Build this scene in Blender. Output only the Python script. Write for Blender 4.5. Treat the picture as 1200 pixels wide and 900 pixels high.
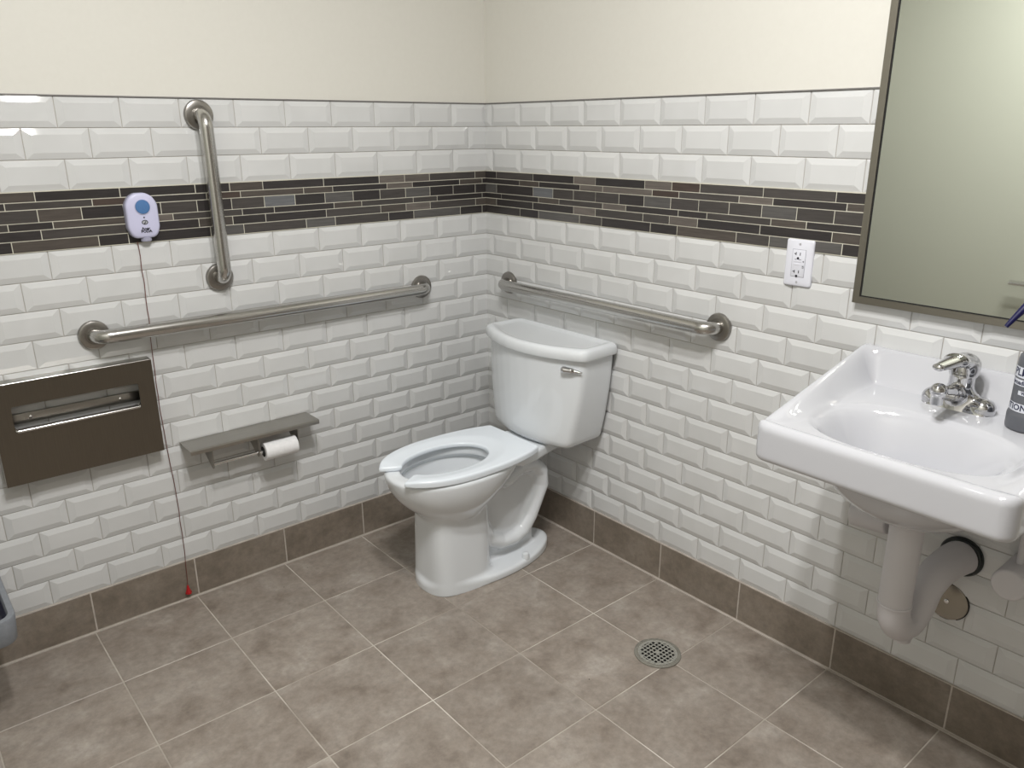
import bpy, bmesh, math, random
import numpy as np
from mathutils import Vector, Matrix

random.seed(7)
PI = math.pi
scene = bpy.context.scene
for o in list(bpy.data.objects):
    bpy.data.objects.remove(o, do_unlink=True)
COL = scene.collection

# ---------------------------------------------------------------- camera
cam_data = bpy.data.cameras.new('camera')
cam = bpy.data.objects.new('camera', cam_data)
COL.objects.link(cam)
cam_data.sensor_fit = 'HORIZONTAL'
cam_data.sensor_width = 36.0
cam_data.lens = 924.275 / 1200 * 36.0
cam_data.clip_start = 0.02
yaw, pit, rol = map(math.radians, (49.99067, -17.99983, -0.242096))
fw = Vector((math.cos(yaw) * math.cos(pit), math.sin(yaw) * math.cos(pit), math.sin(pit)))
rt = Vector((math.sin(yaw), -math.cos(yaw), 0.0))
up = rt.cross(fw)
r2 = rt * math.cos(rol) + up * math.sin(rol)
u2 = -rt * math.sin(rol) + up * math.cos(rol)
cam.matrix_world = Matrix(((r2.x, u2.x, -fw.x, -1.85697), (r2.y, u2.y, -fw.y, -2.35678),
                           (r2.z, u2.z, -fw.z, 1.42936), (0, 0, 0, 1)))
scene.camera = cam

# ---------------------------------------------------------------- world, exposure
world = bpy.data.worlds.new('world')
scene.world = world
world.use_nodes = True
world.node_tree.nodes['Background'].inputs[0].default_value = (0.9, 0.95, 1.0, 1)
world.node_tree.nodes['Background'].inputs[1].default_value = 0.05
vs = scene.view_settings
vs.view_transform = 'Standard'
vs.look = 'None'
vs.gamma = 1.0
vs.use_curve_mapping = False
vs.exposure = 0.0

# room size; the corner of the photograph is the origin, left wall y=0, right wall x=0
RX, RY, RZ = -2.15, -3.40, 2.62
LAMP = (-1.30, -1.62)          # centre of the ceiling fixture
LAMP_POWER = 12.5              # watts for each of its four lamps
LAMP_COLOR = (1.0, 0.985, 0.965)

# ---------------------------------------------------------------- materials
def mat(name, color=(0.8, 0.8, 0.8), rough=0.5, metal=0.0, **kw):
    m = bpy.data.materials.new(name)
    m.use_nodes = True
    b = m.node_tree.nodes['Principled BSDF']
    b.inputs['Base Color'].default_value = (*color, 1)
    b.inputs['Roughness'].default_value = rough
    b.inputs['Metallic'].default_value = metal
    for k, v in kw.items():
        b.inputs[k].default_value = v
    return m

def nodes(m):
    return m.node_tree.nodes, m.node_tree.links, m.node_tree.nodes['Principled BSDF']

def vary(m, colors, scale, detail=6, rough=None, bump=0.0, stretch=(1, 1, 1), rnd=0.0, dist=0.4):
    """noise mix of colours over object coordinates, offset for each object"""
    N, L, B = nodes(m)
    tc = N.new('ShaderNodeTexCoord')
    oi = N.new('ShaderNodeObjectInfo')
    mp = N.new('ShaderNodeMapping')
    mp.inputs['Scale'].default_value = stretch
    mul = N.new('ShaderNodeVectorMath'); mul.operation = 'SCALE'
    comb = N.new('ShaderNodeCombineXYZ')
    L.new(oi.outputs['Random'], comb.inputs[0]); L.new(oi.outputs['Random'], comb.inputs[1])
    mul.inputs['Scale'].default_value = 37.0
    L.new(comb.outputs[0], mul.inputs[0])
    add = N.new('ShaderNodeVectorMath'); add.operation = 'ADD'
    L.new(tc.outputs['Object'], add.inputs[0]); L.new(mul.outputs[0], add.inputs[1])
    L.new(add.outputs[0], mp.inputs['Vector'])
    nz = N.new('ShaderNodeTexNoise')
    nz.inputs['Scale'].default_value = scale
    nz.inputs['Detail'].default_value = detail
    nz.inputs['Roughness'].default_value = 0.62
    nz.inputs['Distortion'].default_value = dist
    L.new(mp.outputs[0], nz.inputs['Vector'])
    cr = N.new('ShaderNodeValToRGB')
    el = cr.color_ramp.elements
    n = len(colors)
    while len(el) < n:
        el.new(0.5)
    for i, c in enumerate(colors):
        el[i].position = 0.3 + 0.4 * i / (n - 1)
        el[i].color = (*c, 1)
    L.new(nz.outputs['Fac'], cr.inputs[0])
    out = cr.outputs[0]
    if rnd:
        hsv = N.new('ShaderNodeHueSaturation')
        mr = N.new('ShaderNodeMapRange')
        mr.inputs['To Min'].default_value = 1 - rnd
        mr.inputs['To Max'].default_value = 1 + rnd
        L.new(oi.outputs['Random'], mr.inputs['Value'])
        L.new(mr.outputs[0], hsv.inputs['Value'])
        L.new(out, hsv.inputs['Color'])
        out = hsv.outputs[0]
    L.new(out, B.inputs['Base Color'])
    if bump:
        bp = N.new('ShaderNodeBump')
        bp.inputs['Strength'].default_value = bump
        bp.inputs['Distance'].default_value = 0.002
        L.new(nz.outputs['Fac'], bp.inputs['Height'])
        L.new(bp.outputs[0], B.inputs['Normal'])
    return m

M = {}
M['paint'] = vary(mat('cream_paint', rough=0.55), [(0.685, 0.672, 0.618), (0.70, 0.688, 0.634)], 60, bump=0.04)
M['front_paint'] = vary(mat('taupe_paint', rough=0.6), [(0.20, 0.18, 0.155), (0.22, 0.20, 0.175)], 40)
M['ceiling'] = vary(mat('ceiling_white', rough=0.8), [(0.78, 0.78, 0.77), (0.82, 0.82, 0.81)], 30)
M['subway'] = vary(mat('white_glazed_tile', rough=0.05), [(0.615, 0.622, 0.622), (0.645, 0.652, 0.654)], 9, detail=2, rnd=0.02)
M['wall_grout'] = vary(mat('wall_grout', rough=0.85), [(0.44, 0.41, 0.37), (0.54, 0.51, 0.46)], 40)
M['strip_grout'] = vary(mat('strip_grout', rough=0.85), [(0.62, 0.60, 0.50), (0.70, 0.68, 0.58)], 40)
strip_cols = {'k': (0.034, 0.030, 0.030), 'd': (0.060, 0.054, 0.051), 'g': (0.095, 0.091, 0.088),
              'G': (0.125, 0.130, 0.138), 'b': (0.076, 0.065, 0.057), 't': (0.130, 0.114, 0.102),
              'r': (0.062, 0.045, 0.038)}
for k, c in strip_cols.items():
    lo = tuple(v * 0.80 for v in c); hi = tuple(v * 1.22 for v in c)
    M['strip_' + k] = vary(mat('strip_tile_' + k, rough=0.33), [lo, hi], 14, stretch=(1, 1, 14), rnd=0.08)
M['stone'] = vary(mat('taupe_porcelain', rough=0.36), [(0.200, 0.166, 0.137), (0.265, 0.226, 0.192), (0.303, 0.264, 0.228), (0.370, 0.331, 0.294)],
                  8.5, detail=10, bump=0.05, rnd=0.05, dist=0.35)
def stone_grain(m):
    N, L, B = nodes(m)
    src = B.inputs['Base Color'].links[0].from_socket
    tc = N.new('ShaderNodeTexCoord'); oi = N.new('ShaderNodeObjectInfo')
    sc = N.new('ShaderNodeVectorMath'); sc.operation = 'MULTIPLY_ADD'
    cb = N.new('ShaderNodeCombineXYZ')
    L.new(oi.outputs['Random'], cb.inputs[0]); L.new(oi.outputs['Random'], cb.inputs[2])
    sc.inputs[1].default_value = (23, 23, 23)
    L.new(cb.outputs[0], sc.inputs[0]); L.new(tc.outputs['Object'], sc.inputs[2])
    n1 = N.new('ShaderNodeTexNoise'); n1.inputs['Scale'].default_value = 48; n1.inputs['Detail'].default_value = 8; n1.inputs['Roughness'].default_value = 0.7
    L.new(sc.outputs[0], n1.inputs['Vector'])
    mr = N.new('ShaderNodeMapRange'); mr.inputs['From Min'].default_value = 0.3; mr.inputs['From Max'].default_value = 0.7
    mr.inputs['To Min'].default_value = 0.80; mr.inputs['To Max'].default_value = 1.18
    L.new(n1.outputs['Fac'], mr.inputs['Value'])
    v = N.new('ShaderNodeTexVoronoi'); v.inputs['Scale'].default_value = 9
    L.new(sc.outputs[0], v.inputs['Vector'])
    lt = N.new('ShaderNodeMath'); lt.operation = 'LESS_THAN'; lt.inputs[1].default_value = 0.018
    L.new(v.outputs['Distance'], lt.inputs[0])
    mul = N.new('ShaderNodeMix'); mul.data_type = 'RGBA'; mul.blend_type = 'MULTIPLY'; mul.inputs[0].default_value = 1.0
    L.new(src, mul.inputs[6]); L.new(mr.outputs[0], mul.inputs[7])
    mx = N.new('ShaderNodeMix'); mx.data_type = 'RGBA'
    L.new(lt.outputs[0], mx.inputs[0]); L.new(mul.outputs[2], mx.inputs[6]); mx.inputs[7].default_value = (0.05, 0.042, 0.035, 1)
    L.new(mx.outputs[2], B.inputs['Base Color'])
stone_grain(M['stone'])
M['shaded_stone'] = vary(mat('taupe_porcelain_shaded', rough=0.4), [(0.165, 0.136, 0.108), (0.215, 0.181, 0.147), (0.255, 0.219, 0.183)],
                       8, detail=9, bump=0.05, rnd=0.06, dist=0.35)  # floor porcelain again, with the shade on the upright base put into its colour
stone_grain(M['shaded_stone'])
M['floor_grout'] = vary(mat('floor_grout', rough=0.9), [(0.28, 0.245, 0.21), (0.42, 0.38, 0.33), (0.68, 0.64, 0.58)], 2.2, detail=4)
M['caulk'] = vary(mat('caulk', rough=0.7), [(0.40, 0.36, 0.32), (0.55, 0.50, 0.45)], 30)
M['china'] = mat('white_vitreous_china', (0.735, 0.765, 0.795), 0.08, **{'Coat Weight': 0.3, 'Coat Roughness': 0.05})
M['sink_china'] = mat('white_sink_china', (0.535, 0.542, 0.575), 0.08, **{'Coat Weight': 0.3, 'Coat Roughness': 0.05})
M['seat'] = mat('white_seat_plastic', (0.78, 0.835, 0.895), 0.2)
M['chrome'] = mat('chrome', (0.80, 0.80, 0.81), 0.06, 1.0)
M['faucet_chrome'] = mat('dark_chrome', (0.60, 0.60, 0.61), 0.05, 1.0)
M['steel'] = vary(mat('brushed_steel', rough=0.23, metal=1.0), [(0.50, 0.49, 0.47), (0.57, 0.56, 0.54)], 60, stretch=(1, 1, 20))
M['flange'] = vary(mat('satin_flange_steel', rough=0.32, metal=1.0), [(0.30, 0.285, 0.265), (0.35, 0.335, 0.315)], 60)
M['dark_steel'] = vary(mat('dark_brushed_steel', rough=0.34, metal=1.0), [(0.185, 0.165, 0.138), (0.205, 0.184, 0.155)], 12, stretch=(30, 1, 1))
M['edge_steel'] = mat('bright_steel_edge', (0.72, 0.71, 0.69), 0.2, 1.0)
M['shelf_steel'] = vary(mat('shelf_steel', rough=0.32, metal=1.0), [(0.38, 0.365, 0.34), (0.43, 0.415, 0.385)], 12, stretch=(1, 30, 1))
M['trim_metal'] = mat('tile_trim_metal', (0.30, 0.29, 0.29), 0.4, 0.6)
M['mirror'] = mat('mirror_glass', (0.80, 0.83, 0.77), 0.02, 1.0)
M['mirror_frame'] = mat('mirror_frame_steel', (0.33, 0.31, 0.27), 0.33, 1.0)
M['slot_dark'] = mat('slot_shade_paint', (0.06, 0.055, 0.05), 0.6)
M['black'] = mat('black_gap', (0.008, 0.008, 0.008), 0.6)
M['plate'] = mat('white_outlet_plastic', (0.72, 0.73, 0.80), 0.3)
M['print'] = mat('black_print', (0.012, 0.012, 0.02), 0.6)
M['grey_print'] = mat('grey_print', (0.2, 0.2, 0.22), 0.6)
M['chime'] = mat('lavender_white_plastic', (0.58, 0.58, 0.77), 0.35)
M['chime_side'] = mat('chime_base_plastic', (0.36, 0.36, 0.47), 0.4)
M['blue'] = vary(mat('blue_button', rough=0.45), [(0.065, 0.165, 0.37), (0.08, 0.19, 0.41)], 300)
M['cord'] = mat('red_brown_cord', (0.16, 0.055, 0.045), 0.8)
M['red'] = mat('red_plastic', (0.42, 0.012, 0.015), 0.35)
M['paper'] = vary(mat('toilet_paper', rough=0.95), [(0.78, 0.78, 0.79), (0.86, 0.86, 0.87)], 90, bump=0.3)
M['card'] = mat('cardboard', (0.32, 0.25, 0.18), 0.9)
M['pipe'] = mat('white_pipe_cover', (0.60, 0.585, 0.605), 0.45)
M['rubber'] = mat('dark_escutcheon', (0.03, 0.035, 0.035), 0.25, 0.6)
M['disc'] = mat('cleanout_steel', (0.32, 0.30, 0.26), 0.22, 1.0)
M['bin'] = vary(mat('grey_plastic_bin', rough=0.45), [(0.20, 0.215, 0.24), (0.235, 0.25, 0.275)], 80)
M['bin_in'] = mat('bin_liner', (0.03, 0.032, 0.06), 0.35)
M['bottle'] = mat('grey_bottle', (0.105, 0.11, 0.125), 0.35)
M['label_white'] = mat('label_white', (0.62, 0.64, 0.70), 0.5)
M['navy_print'] = mat('navy_print', (0.01, 0.012, 0.05), 0.5)
M['navy'] = mat('navy_plastic', (0.004, 0.004, 0.055), 0.35)
M['drain'] = vary(mat('drain_nickel', rough=0.4, metal=1.0), [(0.60, 0.60, 0.55), (0.70, 0.70, 0.65)], 80)
M['drain_ring'] = vary(mat('drain_ring_stain', rough=0.55, metal=0.6), [(0.24, 0.23, 0.20), (0.33, 0.32, 0.28)], 40)
M['door'] = mat('grey_green_door_paint', (0.52, 0.525, 0.47), 0.5)
M['door_frame'] = mat('door_frame_paint', (0.50, 0.50, 0.43), 0.5)
M['fixture'] = mat('fixture_white', (0.8, 0.8, 0.8), 0.5)
M['lens'] = mat('lamp_lens', (0.9, 0.9, 0.9), 0.4, **{'Emission Color': (1, 0.97, 0.92, 1), 'Emission Strength': 6.0})

# ---------------------------------------------------------------- helpers
def link(name, me, m=None, parent=None, loc=None, rot=None):
    o = bpy.data.objects.new(name, me)
    COL.objects.link(o)
    if m is not None and me is not None and len(me.materials) == 0:
        me.materials.append(m)
    if parent is not None:
        o.parent = parent
    if loc is not None:
        o.location = loc
    if rot is not None:
        o.rotation_euler = rot
    return o

def thing(name, label, cat, loc=(0, 0, 0), rot=(0, 0, 0), group=None):
    o = bpy.data.objects.new(name, None)
    COL.objects.link(o)
    o.empty_display_size = 0.05
    o.location = loc
    o.rotation_euler = rot
    o['label'] = label
    o['category'] = cat
    if group:
        o['group'] = group
    return o

def tag(o, label, cat, group=None):
    o['label'] = label
    o['category'] = cat
    if group:
        o['group'] = group
    return o

def struct(o):
    o['kind'] = 'structure'
    return o

def finish(bm, name, smooth=False, angle=None):
    bmesh.ops.recalc_face_normals(bm, faces=bm.faces[:])
    me = bpy.data.meshes.new(name)
    bm.to_mesh(me)
    bm.free()
    if smooth:
        me.polygons.foreach_set('use_smooth', [True] * len(me.polygons))
        if angle:
            me.set_sharp_from_angle(angle=math.radians(angle))
    return me

def bm_box(bm, x0, x1, y0, y1, z0, z1, bev=0.0, segs=2):
    r = bmesh.ops.create_cube(bm, size=1.0)
    vs_ = r['verts']
    for v in vs_:
        v.co = Vector((x0 + (v.co.x + 0.5) * (x1 - x0), y0 + (v.co.y + 0.5) * (y1 - y0), z0 + (v.co.z + 0.5) * (z1 - z0)))
    if bev:
        ed = list({e for v in vs_ for e in v.link_edges})
        bmesh.ops.bevel(bm, geom=ed, offset=bev, segments=segs, affect='EDGES', profile=0.5)
    return bm

def box(name, b, m, parent=None, bev=0.0, segs=2):
    bm = bmesh.new()
    bm_box(bm, *b, bev=bev, segs=segs)
    return link(name, finish(bm, name, smooth=bev > 0, angle=40), m, parent)

def lathe_mesh(profile, n=48, name='lathe'):
    """profile of (radius, height) about +Z"""
    bm = bmesh.new()
    rings = []
    for r, z in profile:
        if r < 1e-6:
            rings.append([bm.verts.new((0, 0, z))])
        else:
            rings.append([bm.verts.new((r * math.cos(2 * PI * i / n), r * math.sin(2 * PI * i / n), z)) for i in range(n)])
    for a, b in zip(rings[:-1], rings[1:]):
        if len(a) == 1 and len(b) == 1:
            continue
        for i in range(n):
            j = (i + 1) % n
            if len(a) == 1:
                bm.faces.new((a[0], b[i], b[j]))
            elif len(b) == 1:
                bm.faces.new((a[i], a[j], b[0]))
            else:
                bm.faces.new((a[i], a[j], b[j], b[i]))
    if len(rings[0]) > 1:
        bm.faces.new(rings[0][::-1])
    if len(rings[-1]) > 1:
        bm.faces.new(rings[-1])
    return finish(bm, name, True, 35)

def dome_profile(r, h, edge, n=5):
    """disc of radius r, thickness h with rounded front edge"""
    p = [(r, 0.0), (r, h - edge)]
    for i in range(1, n + 1):
        a = PI / 2 * i / n
        p.append((r - edge + edge * math.cos(a), h - edge + edge * math.sin(a)))
    p.append((0, h))
    return p

def catmull(pts, sub=8):
    P = [Vector(p) for p in pts]
    out = []
    for i in range(len(P) - 1):
        p0 = P[max(i - 1, 0)]; p1 = P[i]; p2 = P[i + 1]; p3 = P[min(i + 2, len(P) - 1)]
        for k in range(sub):
            t = k / sub
            out.append(0.5 * ((2 * p1) + (-p0 + p2) * t + (2 * p0 - 5 * p1 + 4 * p2 - p3) * t * t + (-p0 + 3 * p1 - 3 * p2 + p3) * t ** 3))
    out.append(P[-1])
    return out

def tube_mesh(path, r, n=24, name='tube', cap=True):
    P = [Vector(p) for p in path]
    rad = r if isinstance(r, (list, tuple)) else [r] * len(P)
    bm = bmesh.new()
    t0 = (P[1] - P[0]).normalized()
    ref = Vector((0, 0, 1)) if abs(t0.z) < 0.9 else Vector((1, 0, 0))
    nv = (ref - t0 * ref.dot(t0)).normalized()
    rings = []
    for i, p in enumerate(P):
        t = (P[min(i + 1, len(P) - 1)] - P[max(i - 1, 0)]).normalized()
        nv = (nv - t * nv.dot(t)).normalized()
        bv = t.cross(nv)
        rings.append([bm.verts.new(p + (nv * math.cos(2 * PI * k / n) + bv * math.sin(2 * PI * k / n)) * rad[i]) for k in range(n)])
    for a, b in zip(rings[:-1], rings[1:]):
        for k in range(n):
            bm.faces.new((a[k], a[(k + 1) % n], b[(k + 1) % n], b[k]))
    if cap:
        bm.faces.new(rings[0][::-1]); bm.faces.new(rings[-1])
    return finish(bm, name, True, 45)

def bend_path(pts, rad, seg=10):
    """polyline with round corners"""
    P = [Vector(p) for p in pts]
    out = [P[0]]
    for i in range(1, len(P) - 1):
        a = (P[i - 1] - P[i]).normalized(); b = (P[i + 1] - P[i]).normalized()
        half = a.angle(b) / 2
        d = rad / math.tan(half)
        c = P[i] + (a + b).normalized() * (rad / math.sin(half))
        s = P[i] + a * d - c; e = P[i] + b * d - c
        for k in range(seg + 1):
            out.append(c + s.slerp(e, k / seg).normalized() * rad)
    out.append(P[-1])
    return out

def resample(path, step):
    out = [path[0]]
    for a, b in zip(path[:-1], path[1:]):
        n = max(1, int((b - a).length / step))
        for k in range(1, n + 1):
            out.append(a.lerp(b, k / n))
    return out

def prism_mesh(poly, d0, d1, axis='x', name='prism', bev=0.0):
    """poly of 2D points extruded along axis; axis x: poly=(y,z); y: (x,z); z: (x,y)"""
    bm = bmesh.new()
    def P(p, d):
        return {'x': (d, p[0], p[1]), 'y': (p[0], d, p[1]), 'z': (p[0], p[1], d)}[axis]
    a = [bm.verts.new(P(p, d0)) for p in poly]
    b = [bm.verts.new(P(p, d1)) for p in poly]
    bm.faces.new(a[::-1]); bm.faces.new(b)
    n = len(poly)
    for i in range(n):
        bm.faces.new((a[i], a[(i + 1) % n], b[(i + 1) % n], b[i]))
    if bev:
        bmesh.ops.bevel(bm, geom=bm.edges[:], offset=bev, segments=2, affect='EDGES', profile=0.5)
    return finish(bm, name, bev > 0, 40)

def round_rect(w, h, r, n=6, cx=0, cy=0):
    out = []
    for sx, sy, a0 in ((1, 1, 0), (-1, 1, PI / 2), (-1, -1, PI), (1, -1, 3 * PI / 2)):
        for k in range(n + 1):
            a = a0 + PI / 2 * k / n
            out.append((cx + sx * (w / 2 - r) + r * math.cos(a), cy + sy * (h / 2 - r) + r * math.sin(a)))
    return out

def fillet_poly(pts, rads, n=8):
    out = []
    N = len(pts)
    for i in range(N):
        p = Vector((*pts[i], 0)); a = Vector((*pts[i - 1], 0)); b = Vector((*pts[(i + 1) % N], 0))
        r = rads[i]
        if r < 1e-5:
            out.append((p.x, p.y)); continue
        u = (a - p).normalized(); v = (b - p).normalized()
        half = u.angle(v) / 2
        d = min(r / math.tan(half), 0.49 * (a - p).length, 0.49 * (b - p).length)
        r = d * math.tan(half)
        c = p + (u + v).normalized() * (r / math.sin(half))
        s = p + u * d - c; e = p + v * d - c
        for k in range(n + 1):
            q = c + s.slerp(e, k / n).normalized() * r
            out.append((q.x, q.y))
    return out

def resample_loop(pts, n):
    P = [Vector((*p, 0)) for p in pts]
    L = [0]
    for i in range(len(P)):
        L.append(L[-1] + (P[(i + 1) % len(P)] - P[i]).length)
    tot = L[-1]
    out = []
    j = 0
    for k in range(n):
        d = tot * k / n
        while L[j + 1] < d:
            j += 1
        t = (d - L[j]) / max(1e-9, L[j + 1] - L[j])
        q = P[j].lerp(P[(j + 1) % len(P)], t)
        out.append((q.x, q.y))
    return out

def loft_mesh(rings, name='loft', cap0=True, cap1=True, angle=35):
    bm = bmesh.new()
    V = [[bm.verts.new(p) for p in r] for r in rings]
    n = len(V[0])
    for a, b in zip(V[:-1], V[1:]):
        for k in range(n):
            bm.faces.new((a[k], a[(k + 1) % n], b[(k + 1) % n], b[k]))
    if cap0:
        bm.faces.new(V[0][::-1])
    if cap1:
        bm.faces.new(V[-1])
    return finish(bm, name, True, angle)

def curve_mesh(splines, extrude, name, bevel=0.0):
    """closed 2D loops (first outer, others holes) filled and extruded -> mesh in XY"""
    cu = bpy.data.curves.new(name, 'CURVE')
    cu.dimensions = '2D'
    cu.fill_mode = 'BOTH'
    cu.extrude = extrude
    cu.bevel_depth = bevel
    for pts in splines:
        s = cu.splines.new('POLY')
        s.points.add(len(pts) - 1)
        for p, q in zip(s.points, pts):
            p.co = (q[0], q[1], 0, 1)
        s.use_cyclic_u = True
    o = bpy.data.objects.new(name, cu)
    COL.objects.link(o)
    bpy.context.view_layer.update()
    me = bpy.data.meshes.new_from_object(o.evaluated_get(bpy.context.evaluated_depsgraph_get()))
    bpy.data.objects.remove(o, do_unlink=True)
    bpy.data.curves.remove(cu)
    me.name = name
    me.materials.clear()
    return me

def text_mesh(body, size, name, depth=0.0002, align='CENTER', offset=0.0):
    cu = bpy.data.curves.new(name, 'FONT')
    cu.body = body
    cu.size = size
    cu.extrude = depth
    cu.offset = offset
    cu.align_x = align
    cu.align_y = 'CENTER'
    cu.resolution_u = 2
    o = bpy.data.objects.new(name, cu)
    COL.objects.link(o)
    bpy.context.view_layer.update()
    me = bpy.data.meshes.new_from_object(o.evaluated_get(bpy.context.evaluated_depsgraph_get()))
    bpy.data.objects.remove(o, do_unlink=True)
    bpy.data.curves.remove(cu)
    me.name = name
    me.materials.clear()
    return me

# -------- signed distance shapes turned into one smooth surface (surface nets)
def smin(a, b, k):
    h = np.clip(0.5 + 0.5 * (b - a) / k, 0, 1)
    return b * (1 - h) + a * h - k * h * (1 - h)

def smax(a, b, k):
    return -smin(-a, -b, k)

def sstep(a, b, x):
    t = np.clip((x - a) / (b - a), 0, 1)
    return t * t * (3 - 2 * t)

def egg(f, l, cf, af, ab, b, p=2.0):
    a = np.where(f > cf, af, ab)
    u = np.abs((f - cf) / a); v = np.abs(l / b)
    n = np.power(np.power(u, p) + np.power(v, p) + 1e-9, 1 / p)
    return (n - 1) * np.minimum(np.minimum(af, ab), b)

def capsule(x, y, z, a, b, ra, rb):
    a = np.array(a, float); b = np.array(b, float)
    d = b - a
    t = np.clip(((x - a[0]) * d[0] + (y - a[1]) * d[1] + (z - a[2]) * d[2]) / (d @ d), 0, 1)
    return np.sqrt((x - a[0] - t * d[0]) ** 2 + (y - a[1] - t * d[1]) ** 2 + (z - a[2] - t * d[2]) ** 2) - (ra + (rb - ra) * t)

def rbox(x, y, z, c, h, r):
    qx = np.abs(x - c[0]) - h[0] + r; qy = np.abs(y - c[1]) - h[1] + r; qz = np.abs(z - c[2]) - h[2] + r
    return np.sqrt(np.maximum(qx, 0) ** 2 + np.maximum(qy, 0) ** 2 + np.maximum(qz, 0) ** 2) + np.minimum(np.maximum(qx, np.maximum(qy, qz)), 0) - r

def ellipsoid(x, y, z, c, r):
    px, py, pz = (x - c[0]) / r[0], (y - c[1]) / r[1], (z - c[2]) / r[2]
    k0 = np.sqrt(px * px + py * py + pz * pz) + 1e-9
    k1 = np.sqrt((px / r[0]) ** 2 + (py / r[1]) ** 2 + (pz / r[2]) ** 2) + 1e-9
    return k0 * (k0 - 1) / k1

def sdf_mesh(fn, lo, hi, step, name, flip=False):
    ax = [np.arange(lo[i] - 2 * step, hi[i] + 3 * step, step) for i in range(3)]
    X, Y, Z = np.meshgrid(*ax, indexing='ij')
    F = fn(X, Y, Z)
    S = F < 0
    n = F.shape
    c = [slice(0, -1), slice(1, None)]
    cnt = np.zeros([k - 1 for k in n], int)
    for i in (0, 1):
        for j in (0, 1):
            for k in (0, 1):
                cnt += S[c[i], c[j], c[k]]
    act = (cnt > 0) & (cnt < 8)
    idx = -np.ones(act.shape, int)
    idx[act] = np.arange(act.sum())
    cell = np.argwhere(act)
    acc = np.zeros((len(cell), 3)); num = np.zeros(len(cell))
    corners = [(i, j, k) for i in (0, 1) for j in (0, 1) for k in (0, 1)]
    for a in corners:
        for b in corners:
            if sum(b) - sum(a) == 1 and all(b[t] >= a[t] for t in range(3)):
                fa = F[cell[:, 0] + a[0], cell[:, 1] + a[1], cell[:, 2] + a[2]]
                fb = F[cell[:, 0] + b[0], cell[:, 1] + b[1], cell[:, 2] + b[2]]
                m = (fa < 0) != (fb < 0)
                t = np.where(m, fa / np.where(m, fa - fb, 1), 0)
                p = np.array(a)[None] + t[:, None] * (np.array(b) - np.array(a))[None]
                acc += np.where(m[:, None], p, 0); num += m
    V = np.array([x[0] for x in ax])[None] + (cell + acc / num[:, None]) * step
    for _ in range(3):
        e = step * 0.25
        f0 = fn(V[:, 0], V[:, 1], V[:, 2])
        g = np.stack([(fn(V[:, 0] + e * (i == 0), V[:, 1] + e * (i == 1), V[:, 2] + e * (i == 2)) -
                       fn(V[:, 0] - e * (i == 0), V[:, 1] - e * (i == 1), V[:, 2] - e * (i == 2))) / (2 * e) for i in range(3)], 1)
        d = (f0 / np.maximum((g * g).sum(1), 0.15))[:, None] * g
        ln = np.linalg.norm(d, axis=1, keepdims=True)
        V = V - d * np.minimum(1, step * 0.5 / np.maximum(ln, 1e-9))
    quads = []
    for axn in range(3):
        o1, o2 = [(1, 2), (2, 0), (0, 1)][axn]
        s0 = [slice(None)] * 3; s1 = [slice(None)] * 3
        s0[axn] = slice(0, -1); s1[axn] = slice(1, None)
        A = S[tuple(s0)]; B = S[tuple(s1)]
        ed = np.argwhere(A != B)
        ok = (ed[:, o1] > 0) & (ed[:, o2] > 0) & (ed[:, o1] < n[o1] - 1) & (ed[:, o2] < n[o2] - 1)
        ed = ed[ok]
        inside = A[ed[:, 0], ed[:, 1], ed[:, 2]]
        q = []
        for d1, d2 in ((-1, -1), (0, -1), (0, 0), (-1, 0)):
            e = ed.copy(); e[:, o1] += d1; e[:, o2] += d2
            q.append(idx[e[:, 0], e[:, 1], e[:, 2]])
        q = np.stack(q, 1)
        q[~inside] = q[~inside][:, ::-1]
        quads.append(q)
    Q = np.concatenate(quads)
    if flip:
        Q = Q[:, ::-1]
    me = bpy.data.meshes.new(name)
    me.vertices.add(len(V)); me.vertices.foreach_set('co', V.astype(np.float32).ravel())
    me.loops.add(Q.size); me.loops.foreach_set('vertex_index', Q.astype(np.int32).ravel())
    me.polygons.add(len(Q))
    me.polygons.foreach_set('loop_start', np.arange(0, Q.size, 4, dtype=np.int32))
    me.polygons.foreach_set('use_smooth', np.ones(len(Q), bool))
    me.update(calc_edges=True)
    me.validate()
    return me

# ================================================================ SETTING
PT = 0.076837                  # subway row pitch
HB = 0.1312                    # top of the tile base
BAND = 0.1499
Z_B = HB + 13 * PT             # bottom of the dark strip
Z_T = Z_B + BAND
Z_TOP = Z_T + 3 * PT
Q = 0.154                      # subway pitch along the wall

def plane_box(name, b, m):
    return struct(box(name, b, m))

T = 0.10
floor = plane_box('floor', (RX - T, T, RY - T, T, -0.05, -0.0009), M['floor_grout'])
ceil = plane_box('ceiling', (RX - T, T, RY - T, T, RZ, RZ + 0.05), M['ceiling'])
wall_left = plane_box('wall_left', (RX - T, T, 0.0, T, -0.05, RZ), M['paint'])
wall_right = plane_box('wall_right', (0.0, T, RY - T, 0.0, -0.05, RZ), M['paint'])
wall_front = plane_box('wall_front', (RX - T, T, RY - T, RY, -0.05, RZ), M['front_paint'])
wall_rear = plane_box('wall_rear', (RX - T, RX, RY, 0.0, -0.05, RZ), M['paint'])

# grout beds on the two tiled walls
LEN = {'L': 2.02, 'R': 2.12}
box('grout_bed', (-LEN['L'], 0, -0.0012, 0.0, HB, Z_TOP), M['wall_grout'], wall_left)
box('grout_bed', (-0.0012, 0.0, -LEN['R'], 0, HB, Z_TOP), M['wall_grout'], wall_right)
box('strip_grout', (-LEN['L'], -0.001, -0.0062, -0.0012, Z_B - 0.001, Z_T + 0.001), M['strip_grout'], wall_left)
box('strip_grout', (-0.0062, -0.0012, -LEN['R'], -0.001, Z_B - 0.001, Z_T + 0.001), M['strip_grout'], wall_right)

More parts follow.
